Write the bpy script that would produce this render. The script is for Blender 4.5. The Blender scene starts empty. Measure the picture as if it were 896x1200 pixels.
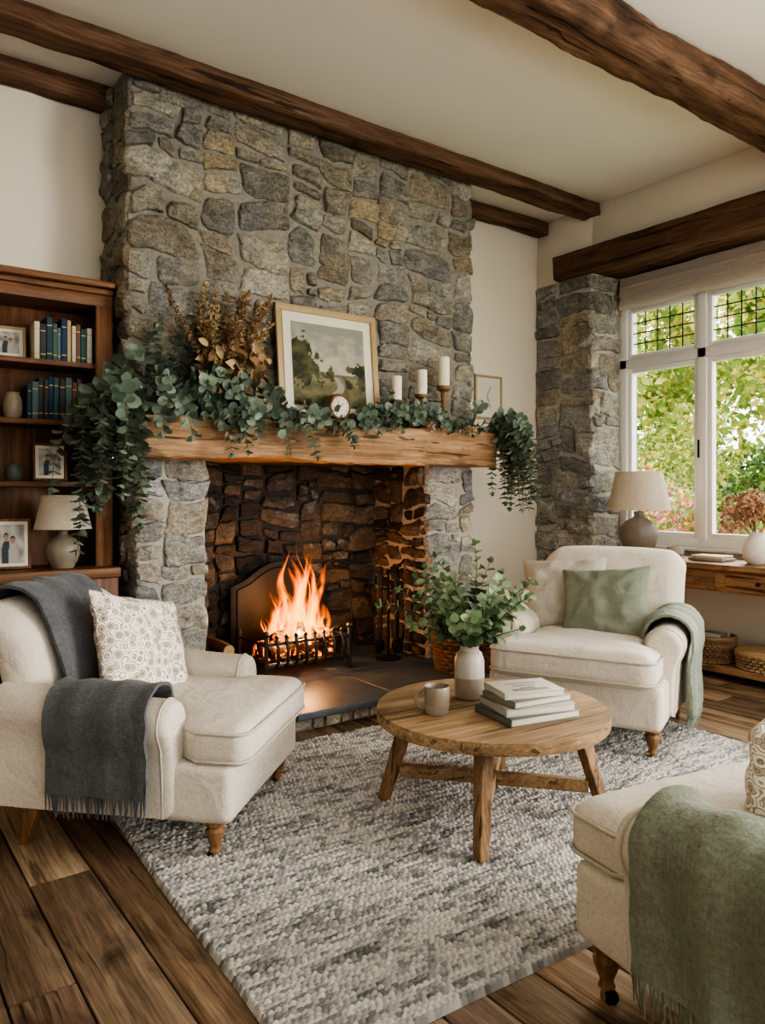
import bpy, math, random
import numpy as np
from mathutils import Vector, Matrix, noise, Euler
random.seed(7)
S=bpy.context.scene
COL=S.collection
U=random.uniform
V=Vector
pi=math.pi
# ---------------------------------------------------------------- materials
def lnk(nt,a,b): nt.links.new(a,b)
def setin(nt,node,key,val):
    if val is None: return
    if isinstance(val,bpy.types.NodeSocket): nt.links.new(val,node.inputs[key])
    else:
        s=node.inputs[key]
        if isinstance(val,(tuple,list)) and len(val)==3 and s.type=='RGBA': val=(*val,1)
        s.default_value=val
def new(name,rough=.7,metal=0,spec=.4):
    m=bpy.data.materials.new(name); m.use_nodes=True; nt=m.node_tree
    b=nt.nodes['Principled BSDF']; b.inputs['Roughness'].default_value=rough
    b.inputs['Metallic'].default_value=metal; b.inputs['Specular IOR Level'].default_value=spec
    return m,nt,b
def coords(nt,scale=(1,1,1),src='Object',add=None):
    tc=nt.nodes.new('ShaderNodeTexCoord'); mp=nt.nodes.new('ShaderNodeMapping')
    o=tc.outputs[src]
    if add is not None:
        va=nt.nodes.new('ShaderNodeVectorMath'); va.operation='ADD'; lnk(nt,o,va.inputs[0]); lnk(nt,add,va.inputs[1]); o=va.outputs[0]
    lnk(nt,o,mp.inputs[0]); mp.inputs['Scale'].default_value=scale
    return mp.outputs[0]
def nz(nt,vec,scale,detail=4,rough=.5,dist=0):
    n=nt.nodes.new('ShaderNodeTexNoise'); lnk(nt,vec,n.inputs['Vector'])
    n.inputs['Scale'].default_value=scale; n.inputs['Detail'].default_value=detail
    n.inputs['Roughness'].default_value=rough; n.inputs['Distortion'].default_value=dist
    return n.outputs['Fac']
def vor(nt,vec,scale,feature='F1',out='Distance'):
    n=nt.nodes.new('ShaderNodeTexVoronoi'); n.feature=feature; lnk(nt,vec,n.inputs['Vector']); n.inputs['Scale'].default_value=scale
    return n.outputs[out]
def ramp(nt,fac,stops):
    r=nt.nodes.new('ShaderNodeValToRGB'); lnk(nt,fac,r.inputs[0]); e=r.color_ramp.elements
    while len(e)<len(stops): e.new(.5)
    for el,(p,c) in zip(e,stops):
        el.position=p; el.color=(*c,1) if not isinstance(c,(int,float)) else (c,c,c,1)
    return r.outputs[0]
def mix(nt,a,b,fac=.5,mode='MIX'):
    n=nt.nodes.new('ShaderNodeMixRGB'); n.blend_type=mode
    setin(nt,n,0,fac); setin(nt,n,1,a); setin(nt,n,2,b); return n.outputs[0]
def mth(nt,op,a,b=0.0):
    n=nt.nodes.new('ShaderNodeMath'); n.operation=op; setin(nt,n,0,a); setin(nt,n,1,b); return n.outputs[0]
def bump(nt,b,h,st=.3,dist=.01,prev=None):
    n=nt.nodes.new('ShaderNodeBump'); lnk(nt,h,n.inputs['Height']); n.inputs['Strength'].default_value=st; n.inputs['Distance'].default_value=dist
    if prev is not None: lnk(nt,prev,n.inputs['Normal'])
    lnk(nt,n.outputs[0],b.inputs['Normal']); return n.outputs[0]
def attr(nt):
    n=nt.nodes.new('ShaderNodeAttribute'); n.attribute_name='Col'; return n.outputs['Color']
def wood(name,axis,dark,mid,light,rough=.5,sc=13,bs=.35,knots=True,crack=.18,spec=.28):
    m,nt,b=new(name,rough,0,spec)
    s=[1,1,1]; s[axis]=.07
    s5=[1,1,1]; s5[axis]=.035
    a=attr(nt); off=mix(nt,a,(7,13,5),1,'MULTIPLY')
    v=coords(nt,tuple(s),add=off)
    n1=nz(nt,v,sc,7,.68,1.2); n2=nz(nt,coords(nt,tuple(s5),add=off),sc*9,3,.65,.3)
    c=ramp(nt,n1,[(.30,dark),(.48,mid),(.68,light)])
    c2=ramp(nt,n2,[(.32,.55),(.6,1.12)])
    c=mix(nt,c,c2,.85,'MULTIPLY'); h=mix(nt,n1,n2,.5)
    if knots:
        s3=[1,1,1]; s3[axis]=.5
        k=nz(nt,coords(nt,tuple(s3),add=off),4.5,4,.55,.6)
        kr=ramp(nt,k,[(.58,1.0),(.70,.3)])
        c=mix(nt,c,kr,.85,'MULTIPLY')
        s4=[1,1,1]; s4[axis]=.05
        cr=ramp(nt,nz(nt,coords(nt,tuple(s4),add=off),24,3,.55,.9),[(.61,1.0),(.645,crack)])
        c=mix(nt,c,cr,.85,'MULTIPLY'); h=mix(nt,h,cr,.5,'MULTIPLY')
        w_=nz(nt,coords(nt),2.2,5,.6); c=mix(nt,c,ramp(nt,w_,[(.35,.78),(.62,1.12)]),.8,'MULTIPLY')
    c=mix(nt,c,a,1,'MULTIPLY')
    lnk(nt,c,b.inputs['Base Color'])
    bump(nt,b,h,bs,.008)
    return m
def fabric(name,col,var=.1,scale=260,bs=.25,rough=.9,fuzz=False):
    m,nt,b=new(name,rough,0,.15)
    v=coords(nt); n=nz(nt,v,9,4); f=nz(nt,coords(nt,(1,1,.35)),scale,2,.7); g=nz(nt,coords(nt,(.35,.35,1)),scale,2,.7)
    w=mth(nt,'ADD',f,g)
    c=mix(nt,tuple(x*(1-var) for x in col),tuple(min(1,x*(1+var)) for x in col),n)
    cr=ramp(nt,mth(nt,'MULTIPLY',w,.5),[(.35,.72 if fuzz else .86),(.62,1.12)])
    c=mix(nt,c,cr,1,'MULTIPLY'); lnk(nt,c,b.inputs['Base Color'])
    b.inputs['Sheen Weight'].default_value=.2 if fuzz else .08
    wr=nz(nt,v,5.5,3,.5,1.5)
    p=bump(nt,b,wr,.35,.035); p=bump(nt,b,n,.25,.02,p); bump(nt,b,w,bs,.003,p); return m
def plain(name,col,rough=.6,metal=0,spec=.4,var=.08,sc=20,bs=.08):
    m,nt,b=new(name,rough,metal,spec); v=coords(nt); n=nz(nt,v,sc,4)
    c=mix(nt,tuple(x*(1-var) for x in col),tuple(min(1,x*(1+var)) for x in col),n); lnk(nt,c,b.inputs['Base Color'])
    bump(nt,b,n,bs,.005); return m
def vcol(name,rough=.7,spec=.3,translucent=0,bs=0):
    m,nt,b=new(name,rough,0,spec); a=attr(nt); lnk(nt,a,b.inputs['Base Color'])
    if bs: bump(nt,b,nz(nt,coords(nt),120,3),bs,.004)
    if translucent:
        t=nt.nodes.new('ShaderNodeBsdfTranslucent'); lnk(nt,a,t.inputs[0]); mx=nt.nodes.new('ShaderNodeMixShader'); mx.inputs[0].default_value=translucent
        lnk(nt,b.outputs[0],mx.inputs[1]); lnk(nt,t.outputs[0],mx.inputs[2]); lnk(nt,mx.outputs[0],nt.nodes['Material Output'].inputs[0])
    return m
def stone_mat(name,gain=1.0,rough=.9):
    m,nt,b=new(name,rough,0,.2); a=attr(nt); v=coords(nt)
    n=nz(nt,v,9,8,.65,.6); n2=nz(nt,v,70,6,.75); n3=nz(nt,coords(nt,(.6,.6,1.6)),26,5,.65,.8); n4=nz(nt,v,5,6,.7,.3)
    c=ramp(nt,n,[(.3,.62*gain),(.5,.98*gain),(.7,1.35*gain)])
    c=mix(nt,a,c,1,'MULTIPLY'); c=mix(nt,c,ramp(nt,n2,[(.3,.42),(.66,1.42)]),.9,'MULTIPLY'); c=mix(nt,c,ramp(nt,n3,[(.35,.7),(.6,1.16)]),.85,'MULTIPLY')
    tint=ramp(nt,nz(nt,v,3.5,3),[(.42,(1,1,1)),(.66,(1.08,.99,.84))])
    c=mix(nt,c,tint,1,'MULTIPLY')
    lich=ramp(nt,n4,[(.58,(0,0,0)),(.66,(1,1,1))]); c=mix(nt,c,tuple(x*gain for x in (.46,.45,.40)),mth(nt,'MULTIPLY',lich,.4))
    lnk(nt,c,b.inputs['Base Color'])
    p=bump(nt,b,n,.7,.025); p=bump(nt,b,n3,.7,.014,p); bump(nt,b,n2,.9,.010,p); return m
M={}
M['wall']=plain('cream_plaster',(.745,.69,.58),.9,var=.02,sc=3,bs=.03)
M['ceil']=plain('ceiling_plaster',(.85,.83,.775),.9,var=.015,sc=3,bs=.03)
M['white']=plain('white_paint',(.84,.83,.80),.45,var=.02)
M['mortar']=plain('mortar',(.26,.245,.205),.95,var=.4,sc=40,bs=.9)
M['mortarL']=plain('mortar_light',(.45,.42,.365),.95,var=.3,sc=40,bs=.9)
M['mortarD']=plain('mortar_dark',(.06,.052,.044),.95,var=.3,sc=30,bs=.7)
M['stone']=stone_mat('field_stone')
M['stoneD']=stone_mat('sooty_stone',.95)
M['beam']=wood('dark_oak_x',0,(.065,.036,.021),(.135,.073,.043),(.215,.128,.078),.78,13,.7)
M['beamY']=wood('dark_oak_y',1,(.065,.036,.021),(.135,.073,.043),(.215,.128,.078),.78,13,.7)
M['mantel']=wood('mantel_oak',0,(.24,.138,.07),(.42,.255,.138),(.56,.37,.215),.7,11,.8)
M['floor']=wood('floor_oak',1,(.15,.096,.062),(.275,.186,.123),(.42,.302,.208),.66,15,.4,True,.35,.2)
M['case']=wood('bookcase_walnut',2,(.10,.045,.02),(.19,.09,.042),(.27,.132,.066),.45,14,.2,False)
M['caseX']=wood('bookcase_walnut_x',0,(.10,.045,.02),(.19,.09,.042),(.27,.132,.066),.45,14,.2,False)
M['table']=wood('table_oak',0,(.21,.125,.068),(.39,.255,.145),(.52,.365,.23),.55,12,.4,True,.35)
M['tableZ']=wood('table_oak_z',2,(.18,.10,.052),(.32,.195,.105),(.43,.275,.16),.55,12,.4,True,.35)
M['desk']=wood('desk_oak',1,(.18,.092,.045),(.33,.19,.10),(.44,.28,.155),.45,12,.25)
M['leg']=wood('leg_wood',2,(.13,.068,.03),(.25,.14,.068),(.34,.20,.10),.4,14,.1,False)
M['linen']=fabric('cream_linen',(.68,.625,.54),.05,260,.3)
M['linenP']=fabric('linen_piping',(.56,.505,.43),.05,260,.2)
M['grey']=fabric('charcoal_wool',(.125,.13,.138),.25,150,.6,.95,True)
M['sage']=fabric('sage_wool',(.225,.25,.19),.2,150,.6,.95,True)
M['sageL']=fabric('sage_light_wool',(.29,.325,.27),.12,150,.5,.95,True)
M['sageP']=fabric('sage_linen',(.24,.265,.21),.08,260,.3)
M['beigeP']=fabric('beige_linen',(.48,.435,.37),.08,260,.3)
M['shade']=fabric('lamp_linen',(.60,.53,.43),.05,300,.3)
M['blind']=fabric('blind_linen',(.53,.475,.40),.05,300,.3)
M['leaf']=vcol('eucalyptus_leaf',.5,.4,.12)
M['stem']=plain('stem',(.14,.10,.05),.7)
M['iron']=plain('black_iron',(.022,.021,.02),.6,.3,.4,.2)
M['steel']=plain('brushed_iron',(.08,.08,.08),.45,.8,.5,.2)
M['slate']=plain('slate',(.095,.112,.132),.45,0,.5,.5,7,.5)
M['wax']=plain('candle_wax',(.82,.75,.60),.5)
M['paper']=plain('paper',(.70,.65,.54),.8)
M['gold']=plain('pale_gilt_wood',(.42,.31,.17),.45,.15)
M['vc']=vcol('painted_colours',.6,.3)
M['vcs']=vcol('glazed_ceramic',.4,.5,0,.15)
M['dry']=vcol('dried_plants',.85,.1,.1)
M['garden']=vcol('garden_leaf',.6,.2,.4)
M['rug']=vcol('woven_wool',.95,.05,0,.3)
M['wick']=vcol('wicker',.65,.3,0,.3)
M['grass']=plain('grass',(.18,.28,.07),.9,0,.1,.4,3)
m,nt,b=new('patterned_linen',.9,0,.1); v=coords(nt); vv=vor(nt,v,30,'F1'); n=nz(nt,v,45,3)
w=mth(nt,'SINE',mth(nt,'MULTIPLY',mth(nt,'ADD',vv,mth(nt,'MULTIPLY',n,.25)),26.0))
c=ramp(nt,w,[(.35,(.58,.515,.42)),(.65,(.27,.215,.15))]); c=mix(nt,c,ramp(nt,vv,[(.34,(1,1,1)),(.46,(1.7,1.8,2.0))]),1,'MULTIPLY')
lnk(nt,c,b.inputs['Base Color']); bump(nt,b,nz(nt,v,260,2),.25,.003); M['pattern']=m
m,nt,b=new('window_glass',.05); t=nt.nodes.new('ShaderNodeBsdfTransparent'); g=nt.nodes.new('ShaderNodeBsdfGlossy'); g.inputs['Roughness'].default_value=.02
mx=nt.nodes.new('ShaderNodeMixShader'); mx.inputs[0].default_value=.04; lnk(nt,t.outputs[0],mx.inputs[1]); lnk(nt,g.outputs[0],mx.inputs[2]); lnk(nt,mx.outputs[0],nt.nodes['Material Output'].inputs[0]); M['glass']=m
m,nt,b=new('flame'); a=attr(nt); sp=nt.nodes.new('ShaderNodeSeparateColor'); lnk(nt,a,sp.inputs[0]); uu,vv_,rr=sp.outputs
au=mth(nt,'ABSOLUTE',mth(nt,'SUBTRACT',mth(nt,'MULTIPLY',uu,2.0),1.0))
t=mth(nt,'ADD',mth(nt,'MULTIPLY',vv_,.55),mth(nt,'MULTIPLY',au,.5))
ec=ramp(nt,t,[(.0,(1,.58,.09)),(.3,(1,.34,.02)),(.7,(1,.12,.0))])
nn=nz(nt,coords(nt,(1,1,.35)),16,3,.6,.5)
al=mth(nt,'MULTIPLY',mth(nt,'SUBTRACT',1.0,mth(nt,'POWER',au,1.5)),ramp(nt,nn,[(.35,0.02),(.62,.8)]))
al=mth(nt,'MULTIPLY',al,ramp(nt,vv_,[(.0,1.0),(.6,.75),(1.0,.05)]))
em=nt.nodes.new('ShaderNodeEmission'); lnk(nt,ec,em.inputs[0]); em.inputs[1].default_value=3.2
tr=nt.nodes.new('ShaderNodeBsdfTransparent'); mx=nt.nodes.new('ShaderNodeMixShader'); lnk(nt,al,mx.inputs[0]); lnk(nt,tr.outputs[0],mx.inputs[1]); lnk(nt,em.outputs[0],mx.inputs[2])
lnk(nt,mx.outputs[0],nt.nodes['Material Output'].inputs[0]); M['flame']=m
m,nt,b=new('burning_log',.9); v=coords(nt); n=nz(nt,v,22,5,.6)
lnk(nt,ramp(nt,n,[(.4,(.015,.012,.01)),(.65,(.11,.075,.05))]),b.inputs['Base Color'])
lnk(nt,ramp(nt,nz(nt,v,14,4,.6,1),[(.52,(0,0,0)),(.66,(1,.2,.01))]),b.inputs['Emission Color']); b.inputs['Emission Strength'].default_value=3; bump(nt,b,n,.8,.02); M['ember']=m
M['bark']=plain('bark',(.20,.13,.08),.9,0,.1,.5,25,.8)
M['cut']=plain('cut_wood',(.50,.34,.18),.8,0,.1,.25,40,.3)

# ---------------------------------------------------------------- mesh builder
class MB:
    def __init__(s): s.v=[];s.f=[];s.m=[];s.c=[];s.mi=0;s.col=(1,1,1);s.T=None
    def add(s,vs,fs,cols=None):
        b=len(s.v)
        if s.T is not None: vs=[s.T@V(p) for p in vs]
        s.v+=[tuple(p) for p in vs]; s.f+=[tuple(i+b for i in f) for f in fs]; s.m+=[s.mi]*len(fs)
        s.c+= cols if cols else [s.col]*len(vs)
    def rbox(s,c,size,r=.004,n=2,mid=1,fn=None,R=None):
        h=[x/2 for x in size]; r=min(r,min(h)*.999)
        ax=[]
        for a in range(3):
            q=h[a]-r; o=[r*math.tan(k/n*pi/4) for k in range(n+1)]
            L=[-q-t for t in reversed(o)]; L+=[-q+2*q*k/mid for k in range(1,mid)]; L+=[q+t for t in o]; ax.append(L)
        idx={};vs=[]
        def vid(i,j,k):
            key=(i,j,k)
            if key not in idx:
                p=V((ax[0][i],ax[1][j],ax[2][k])); inn=V([max(-(h[a]-r),min(h[a]-r,p[a])) for a in range(3)])
                d=p-inn
                if d.length>1e-9: p=inn+d.normalized()*r
                if fn: p=V(fn(p))
                if R is not None: p=R@p
                idx[key]=len(vs); vs.append(p+V(c))
            return idx[key]
        fs=[]; n3=[len(a)-1 for a in ax]
        for a in range(3):
            b1,c1=(a+1)%3,(a+2)%3
            for side in (0,n3[a]):
                for j in range(n3[b1]):
                    for k in range(n3[c1]):
                        q=[]
                        for (jj,kk) in ((j,k),(j+1,k),(j+1,k+1),(j,k+1)):
                            t=[0,0,0]; t[a]=side;t[b1]=jj;t[c1]=kk; q.append(vid(*t))
                        if side==0: q.reverse()
                        fs.append(tuple(q))
        s.add(vs,fs)
    def box2(s,a,b,r=.004,n=1):
        s.rbox([(a[i]+b[i])/2 for i in range(3)],[abs(b[i]-a[i]) for i in range(3)],r,n)
    def lathe(s,prof,c=(0,0,0),seg=32,R=None,cols=None,fn=None):
        vs=[];fs=[];cc=[]
        for i,(r,z) in enumerate(prof):
            for j in range(seg):
                t=2*pi*j/seg; p=V((max(r,1e-4)*math.cos(t),max(r,1e-4)*math.sin(t),z))
                if fn: p=fn(p)
                if R is not None: p=R@p
                vs.append(p+V(c)); cc.append(cols[i] if cols else s.col)
        for i in range(len(prof)-1):
            for j in range(seg):
                k=(j+1)%seg; fs.append((i*seg+j,i*seg+k,(i+1)*seg+k,(i+1)*seg+j))
        s.add(vs,fs,cc)
    def loft(s,rings,cap=True,cols=None):
        n=len(rings[0]); vs=[p for r in rings for p in r]; fs=[]
        for i in range(len(rings)-1):
            for j in range(n):
                k=(j+1)%n; fs.append((i*n+j,i*n+k,(i+1)*n+k,(i+1)*n+j))
        if cap: fs.append(tuple(reversed(range(n)))); fs.append(tuple((len(rings)-1)*n+j for j in range(n)))
        s.add(vs,fs,cols)
    def tube(s,pts,rad,seg=8,cap=True,closed=False):
        pts=[V(p) for p in pts]; n=len(pts)
        if not isinstance(rad,(list,tuple)): rad=[rad]*n
        rings=[]; up=None
        for i in range(n):
            if closed: t=(pts[(i+1)%n]-pts[i-1]).normalized()
            else: t=(pts[min(i+1,n-1)]-pts[max(i-1,0)]).normalized()
            if up is None:
                up=V((0,0,1)) if abs(t.z)<.9 else V((1,0,0))
            x=(up-t*up.dot(t)); x=x.normalized() if x.length>1e-6 else t.orthogonal().normalized(); up=x; y=t.cross(x)
            rings.append([pts[i]+(x*math.cos(2*pi*j/seg)+y*math.sin(2*pi*j/seg))*rad[i] for j in range(seg)])
        if closed: rings.append(rings[0]); cap=False
        s.loft(rings,cap)
    def grid(s,nu,nv,fn,colfn=None):
        vs=[];cc=[]
        for j in range(nv+1):
            for i in range(nu+1):
                vs.append(V(fn(i/nu,j/nv))); cc.append(colfn(i/nu,j/nv) if colfn else s.col)
        fs=[(j*(nu+1)+i,j*(nu+1)+i+1,(j+1)*(nu+1)+i+1,(j+1)*(nu+1)+i) for j in range(nv) for i in range(nu)]
        s.add(vs,fs,cc)
    def make(s,name,mats,parent=None,angle=40,flat=False):
        me=bpy.data.meshes.new(name); me.from_pydata(s.v,[],s.f)
        for k in mats: me.materials.append(M[k])
        me.polygons.foreach_set('material_index',s.m)
        ca=me.color_attributes.new('Col','FLOAT_COLOR','POINT')
        arr=np.ones((len(s.v),4),dtype=np.float32); arr[:,:3]=np.array(s.c,dtype=np.float32).reshape(-1,3); ca.data.foreach_set('color',arr.ravel())
        me.polygons.foreach_set('use_smooth',[not flat]*len(s.f)); me.update()
        if not flat:
            try: me.set_sharp_from_angle(angle=math.radians(angle))
            except Exception: pass
        o=bpy.data.objects.new(name,me); COL.objects.link(o)
        if parent: o.parent=parent
        return o
def empty(name,loc=(0,0,0),rz=0,sc=1):
    e=bpy.data.objects.new(name,None); COL.objects.link(e); e.location=loc; e.rotation_euler=(0,0,rz); e.scale=(sc,sc,sc); e.empty_display_size=.1
    return e
def rz(a): return Matrix.Rotation(a,3,'Z')
def MT(loc,z=0,x=0,y=0,s=1): return Matrix.Translation(V(loc))@Matrix.Rotation(z,4,'Z')@Matrix.Rotation(y,4,'Y')@Matrix.Rotation(x,4,'X')@Matrix.Scale(s,4)
def sm(a,b,x):
    t=max(0,min(1,(x-a)/(b-a))); return t*t*(3-2*t)

# ---------------------------------------------------------------- room shell
mb=MB(); x=-2.6
while x<5.3:
    w=U(.13,.19); y=-2.6-U(0,1.5)
    while y<4.46:
        L=U(1.0,2.2); y1=min(y+L,4.46); y0=max(y,-2.6)
        if y1-y0>.05:
            g=U(.66,1.22); mb.col=(g,g*U(.97,1.03),g*U(.92,1.06))
            mb.rbox(((x+w/2),(y0+y1)/2,-.01+U(-.0018,.001)),(w-.005,y1-y0-.005,.02),.004,1)
        y+=L
    x+=w
mb.col=(.12,.12,.12); mb.box2((-2.6,-2.6,-.12),(5.3,4.46,-.015))
mb.make('floor',['floor'])
mb=MB(); mb.box2((-2.6,-2.6,3.40),(5.35,4.5,3.5)); mb.make('ceiling',['ceil'])
mb=MB()
mb.box2((-2.6,4.31,0),(1.26,4.5,3.4)); mb.box2((3.59,4.31,0),(5.35,4.5,3.4)); mb.box2((1.26,4.36,1.45),(3.59,4.5,3.4)); mb.make('wall_back',['wall'])
mb=MB()
mb.box2((4.73,3.75,2.885),(5.3,4.31,3.4)); mb.box2((4.73,-2.6,3.07),(5.3,3.75,3.4)); mb.box2((4.73,-.2,0),(5.3,.4,3.07)); mb.box2((4.73,-2.6,0),(5.3,-.2,.7)); mb.box2((4.73,-2.6,2.8),(5.3,-.2,3.07))  # rear stretch has an unseen opening, added to let in sky light
mb.box2((5.07,.4,0),(5.3,3.76,.80)); mb.box2((5.07,.4,2.70),(5.3,3.76,3.07)); mb.make('wall_right',['wall'])
mb=MB(); mb.box2((-2.7,-2.6,0),(-2.6,4.5,3.4)); mb.make('wall_left',['wall'])
mb=MB(); mb.box2((-2.6,-2.75,0),(-.6,-2.6,3.4)); mb.box2((3.4,-2.75,0),(5.3,-2.6,3.4)); mb.box2((-.6,-2.75,0),(3.4,-2.6,.5)); mb.box2((-.6,-2.75,2.7),(3.4,-2.6,3.4)); mb.make('wall_front_unseen',['wall'])  # unseen wall behind the camera, added with an opening to cut frontal light
mb=MB(); mb.box2((3.66,4.285,0),(4.7,4.31,.14),.006); mb.make('baseboard_back',['white'])

def rrect(w,h,r,ns=5):
    pts=[]
    cs=[(w/2-r,-h/2+r,-pi/2),(w/2-r,h/2-r,0),(-w/2+r,h/2-r,pi/2),(-w/2+r,-h/2+r,pi)]
    for q in range(4):
        cx,cy,a=cs[q]
        for k in range(4): t=a+k/3*pi/2; pts.append((cx+r*math.cos(t),cy+r*math.sin(t)))
        nx,ny,na=cs[(q+1)%4]; e=pts[-1]; s_=(nx+r*math.cos(na),ny+r*math.sin(na))
        for k in range(1,ns): pts.append((e[0]+(s_[0]-e[0])*k/ns,e[1]+(s_[1]-e[1])*k/ns))
    return pts
def beam(mb,axis,a0,a1,c0,c1,w,h,step=.03,amp=.008,r=.012,seed=0):
    pr=rrect(w,h,r,7); n=max(2,int(abs(a1-a0)/step)); rings=[]
    for i in range(n+1):
        a=a0+(a1-a0)*i/n; ring=[]
        for (p,q) in pr:
            k=noise.noise_vector(V((a*1.6+seed,p*6,q*6)))*amp*1.3+noise.noise_vector(V((a*6+seed,p*20,q*20)))*amp*.8+noise.noise_vector(V((a*14+seed,p*60,q*60)))*amp*.3
            if axis=='x': ring.append(V((a,c0+p+k.x,c1+q+k.y)))
            else: ring.append(V((c0-p+k.x,a,c1+q+k.y)))
        rings.append(ring)
    mb.loft(rings)
mb=MB(); beam(mb,'x',-2.6,4.74,3.76,3.355,.17,.10,seed=1); mb.make('ceiling_beam',['beam'])
mb=MB(); beam(mb,'x',-2.6,4.74,4.245,3.35,.11,.11,seed=2); mb.make('ceiling_beam',['beam'])
mb=MB(); beam(mb,'x',-2.6,4.74,2.19,3.30,.21,.20,amp=.014,r=.022,seed=3); mb.make('ceiling_beam',['beam'])
mb=MB(); beam(mb,'y',.3,4.08,4.86,2.98,.40,.185,amp=.008,seed=5); mb.make('window_lintel_beam',['beamY'])

# ---------------------------------------------------------------- stone work
def split(x0,y0,x1,y1,rng,mx,out):
    w,h=x1-x0,y1-y0; mw,mh=mx
    if w>mw or (w>mw*.5 and w/h>2.9):
        t=x0+w*rng.uniform(.3,.7); split(x0,y0,t,y1,rng,mx,out); split(t,y0,x1,y1,rng,mx,out)
    elif h>mh or (h>mh*.5 and h/w>1.25):
        t=y0+h*rng.uniform(.3,.7); split(x0,y0,x1,t,rng,mx,out); split(x0,t,x1,y1,rng,mx,out)
    elif rng.random()<.18 and w*h>mw*mh*.35:
        if w>h*1.3: t=x0+w*rng.uniform(.25,.75); split(x0,y0,t,y1,rng,mx,out); split(t,y0,x1,y1,rng,mx,out)
        else: t=y0+h*rng.uniform(.25,.75); split(x0,y0,x1,t,rng,mx,out); split(x0,t,x1,y1,rng,mx,out)
    else: out.append((x0,y0,x1,y1))
def stones(mb,O,Uv,Vv,w,h,seed,pal,mx=(.36,.19),depth=.038,gap=.0045,cell=.0105,warp=.04,base=.011):
    O=V(O);Uv=V(Uv);Vv=V(Vv);Nn=Uv.cross(Vv); rng=random.Random(seed); out=[]
    split(0,0,w,h,rng,mx,out)
    for (x0,y0,x1,y1) in out:
        sw,sh=(x1-x0)/2-gap,(y1-y0)/2-gap
        if sw<.01 or sh<.01: continue
        cx,cy=(x0+x1)/2,(y0+y1)/2
        nu=max(7,int(2*sw/cell)); nv=max(6,int(2*sh/cell))
        b=rng.choice(pal); g=rng.uniform(.8,1.2); col=(b[0]*g,b[1]*g,b[2]*g)
        kc=[rng.choice((.0,.02,.07,.2)) for _ in range(4)]; dp=depth*rng.uniform(.55,1.3); sd=rng.uniform(0,100)
        jx=min(.24,.026/sw); jy=min(.32,.025/sh)
        cj=[(rng.uniform(-jx,jx),rng.uniform(-jy,jy)) for _ in range(4)]
        pl=[]
        for _ in range(5):
            a=rng.uniform(0,2*pi); pl.append((math.cos(a),math.sin(a),rng.uniform(.15,.75),rng.uniform(-.2,.6)))
        vs=[]
        for j in range(nv+1):
            tb=2*j/nv-1; bb=math.copysign(1-(1-abs(tb))**1.35,tb)
            for i in range(nu+1):
                ta=2*i/nu-1; aa=math.copysign(1-(1-abs(ta))**1.35,ta)
                k=kc[(1 if aa>0 else 0)+(2 if bb>0 else 0)]
                px=aa*(1-k*bb**4); py=bb*(1-k*aa**4)
                for q_,(sa,sb) in enumerate(((-1,-1),(1,-1),(-1,1),(1,1))):
                    ww=(1+sa*aa)*(1+sb*bb)/4; px+=cj[q_][0]*ww; py+=cj[q_][1]*ww
                e=max(0,(1-aa**22)*(1-bb**22))**.7
                X=cx+px*sw; Y=cy+py*sh
                q=V((X*8+sd,Y*12,sd)); f=noise.fractal(q,.8,2.2,6)*.46-abs(noise.noise(V((X*16+sd,Y*22,7))))*.35
                P=1.0
                for (ca,sa_,sl,of) in pl: P=min(P,1.0-sl*max(0,aa*ca+bb*sa_-of))
                H=e*(base+(dp-base)*max(.05,P+f))-(1-e)*.006
                edge=min(1,min(X,w-X)/.09,min(Y,h-Y)/.09); edge=max(0,edge)
                wv=noise.noise_vector(V((X*2.7,Y*2.7,seed*3.7)))*warp*1.6*edge
                w2=(noise.noise_vector(V((X*14,Y*14,sd)))*.013+noise.noise_vector(V((X*40,Y*40,sd)))*.007)*edge
                vs.append(O+Uv*(X+wv.x+w2.x)+Vv*(Y+wv.y+w2.y)+Nn*H)
        fs=[(j*(nu+1)+i,j*(nu+1)+i+1,(j+1)*(nu+1)+i+1,(j+1)*(nu+1)+i) for j in range(nv) for i in range(nu)]
        mb.col=col; mb.add(vs,fs)
    mb.col=(1,1,1)
PAL=[(.285,.275,.24),(.25,.24,.21),(.315,.30,.255),(.29,.262,.212),(.30,.292,.265),(.335,.315,.265),(.22,.214,.193),(.31,.275,.212),(.265,.26,.24)]
PALB=[(.395,.40,.395),(.345,.355,.36),(.45,.45,.43),(.305,.32,.325),(.475,.455,.41),(.385,.365,.33)]
PALP=[(.355,.35,.335),(.42,.40,.36),(.30,.30,.293),(.45,.42,.37),(.35,.315,.27),(.38,.37,.355),(.29,.28,.265)]
PALD=[(.11,.094,.077),(.14,.115,.09),(.08,.07,.06),(.125,.11,.095),(.155,.12,.088),(.055,.05,.046)]
root=empty('stone_fireplace')
mb=MB(); mb.mi=1
mb.box2((1.239,3.918,1.40),(3.610,4.36,3.40),.002)
mb.mi=0
stones(mb,(1.215,3.925,1.56),(1,0,0),(0,0,1),2.42,1.84,11,PAL,(.42,.21))
stones(mb,(1.245,4.36,1.40),(0,-1,0),(0,0,1),.455,2.0,12,PAL,(.42,.24))
stones(mb,(3.605,3.91,1.40),(0,1,0),(0,0,1),.45,2.0,13,PAL,(.42,.24))
mb.make('chimney_breast',['stone','mortar'],root)
mb=MB(); mb.mi=1
mb.box2((1.274,3.873,.10),(1.636,4.46,1.385),.002); mb.box2((3.194,3.873,.10),(3.576,4.46,1.385),.002)
mb.mi=0
stones(mb,(1.255,3.88,.10),(1,0,0),(0,0,1),.40,1.285,21,PALB,(.30,.21))
stones(mb,(3.175,3.88,.10),(1,0,0),(0,0,1),.42,1.285,22,PALB,(.30,.21))
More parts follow.
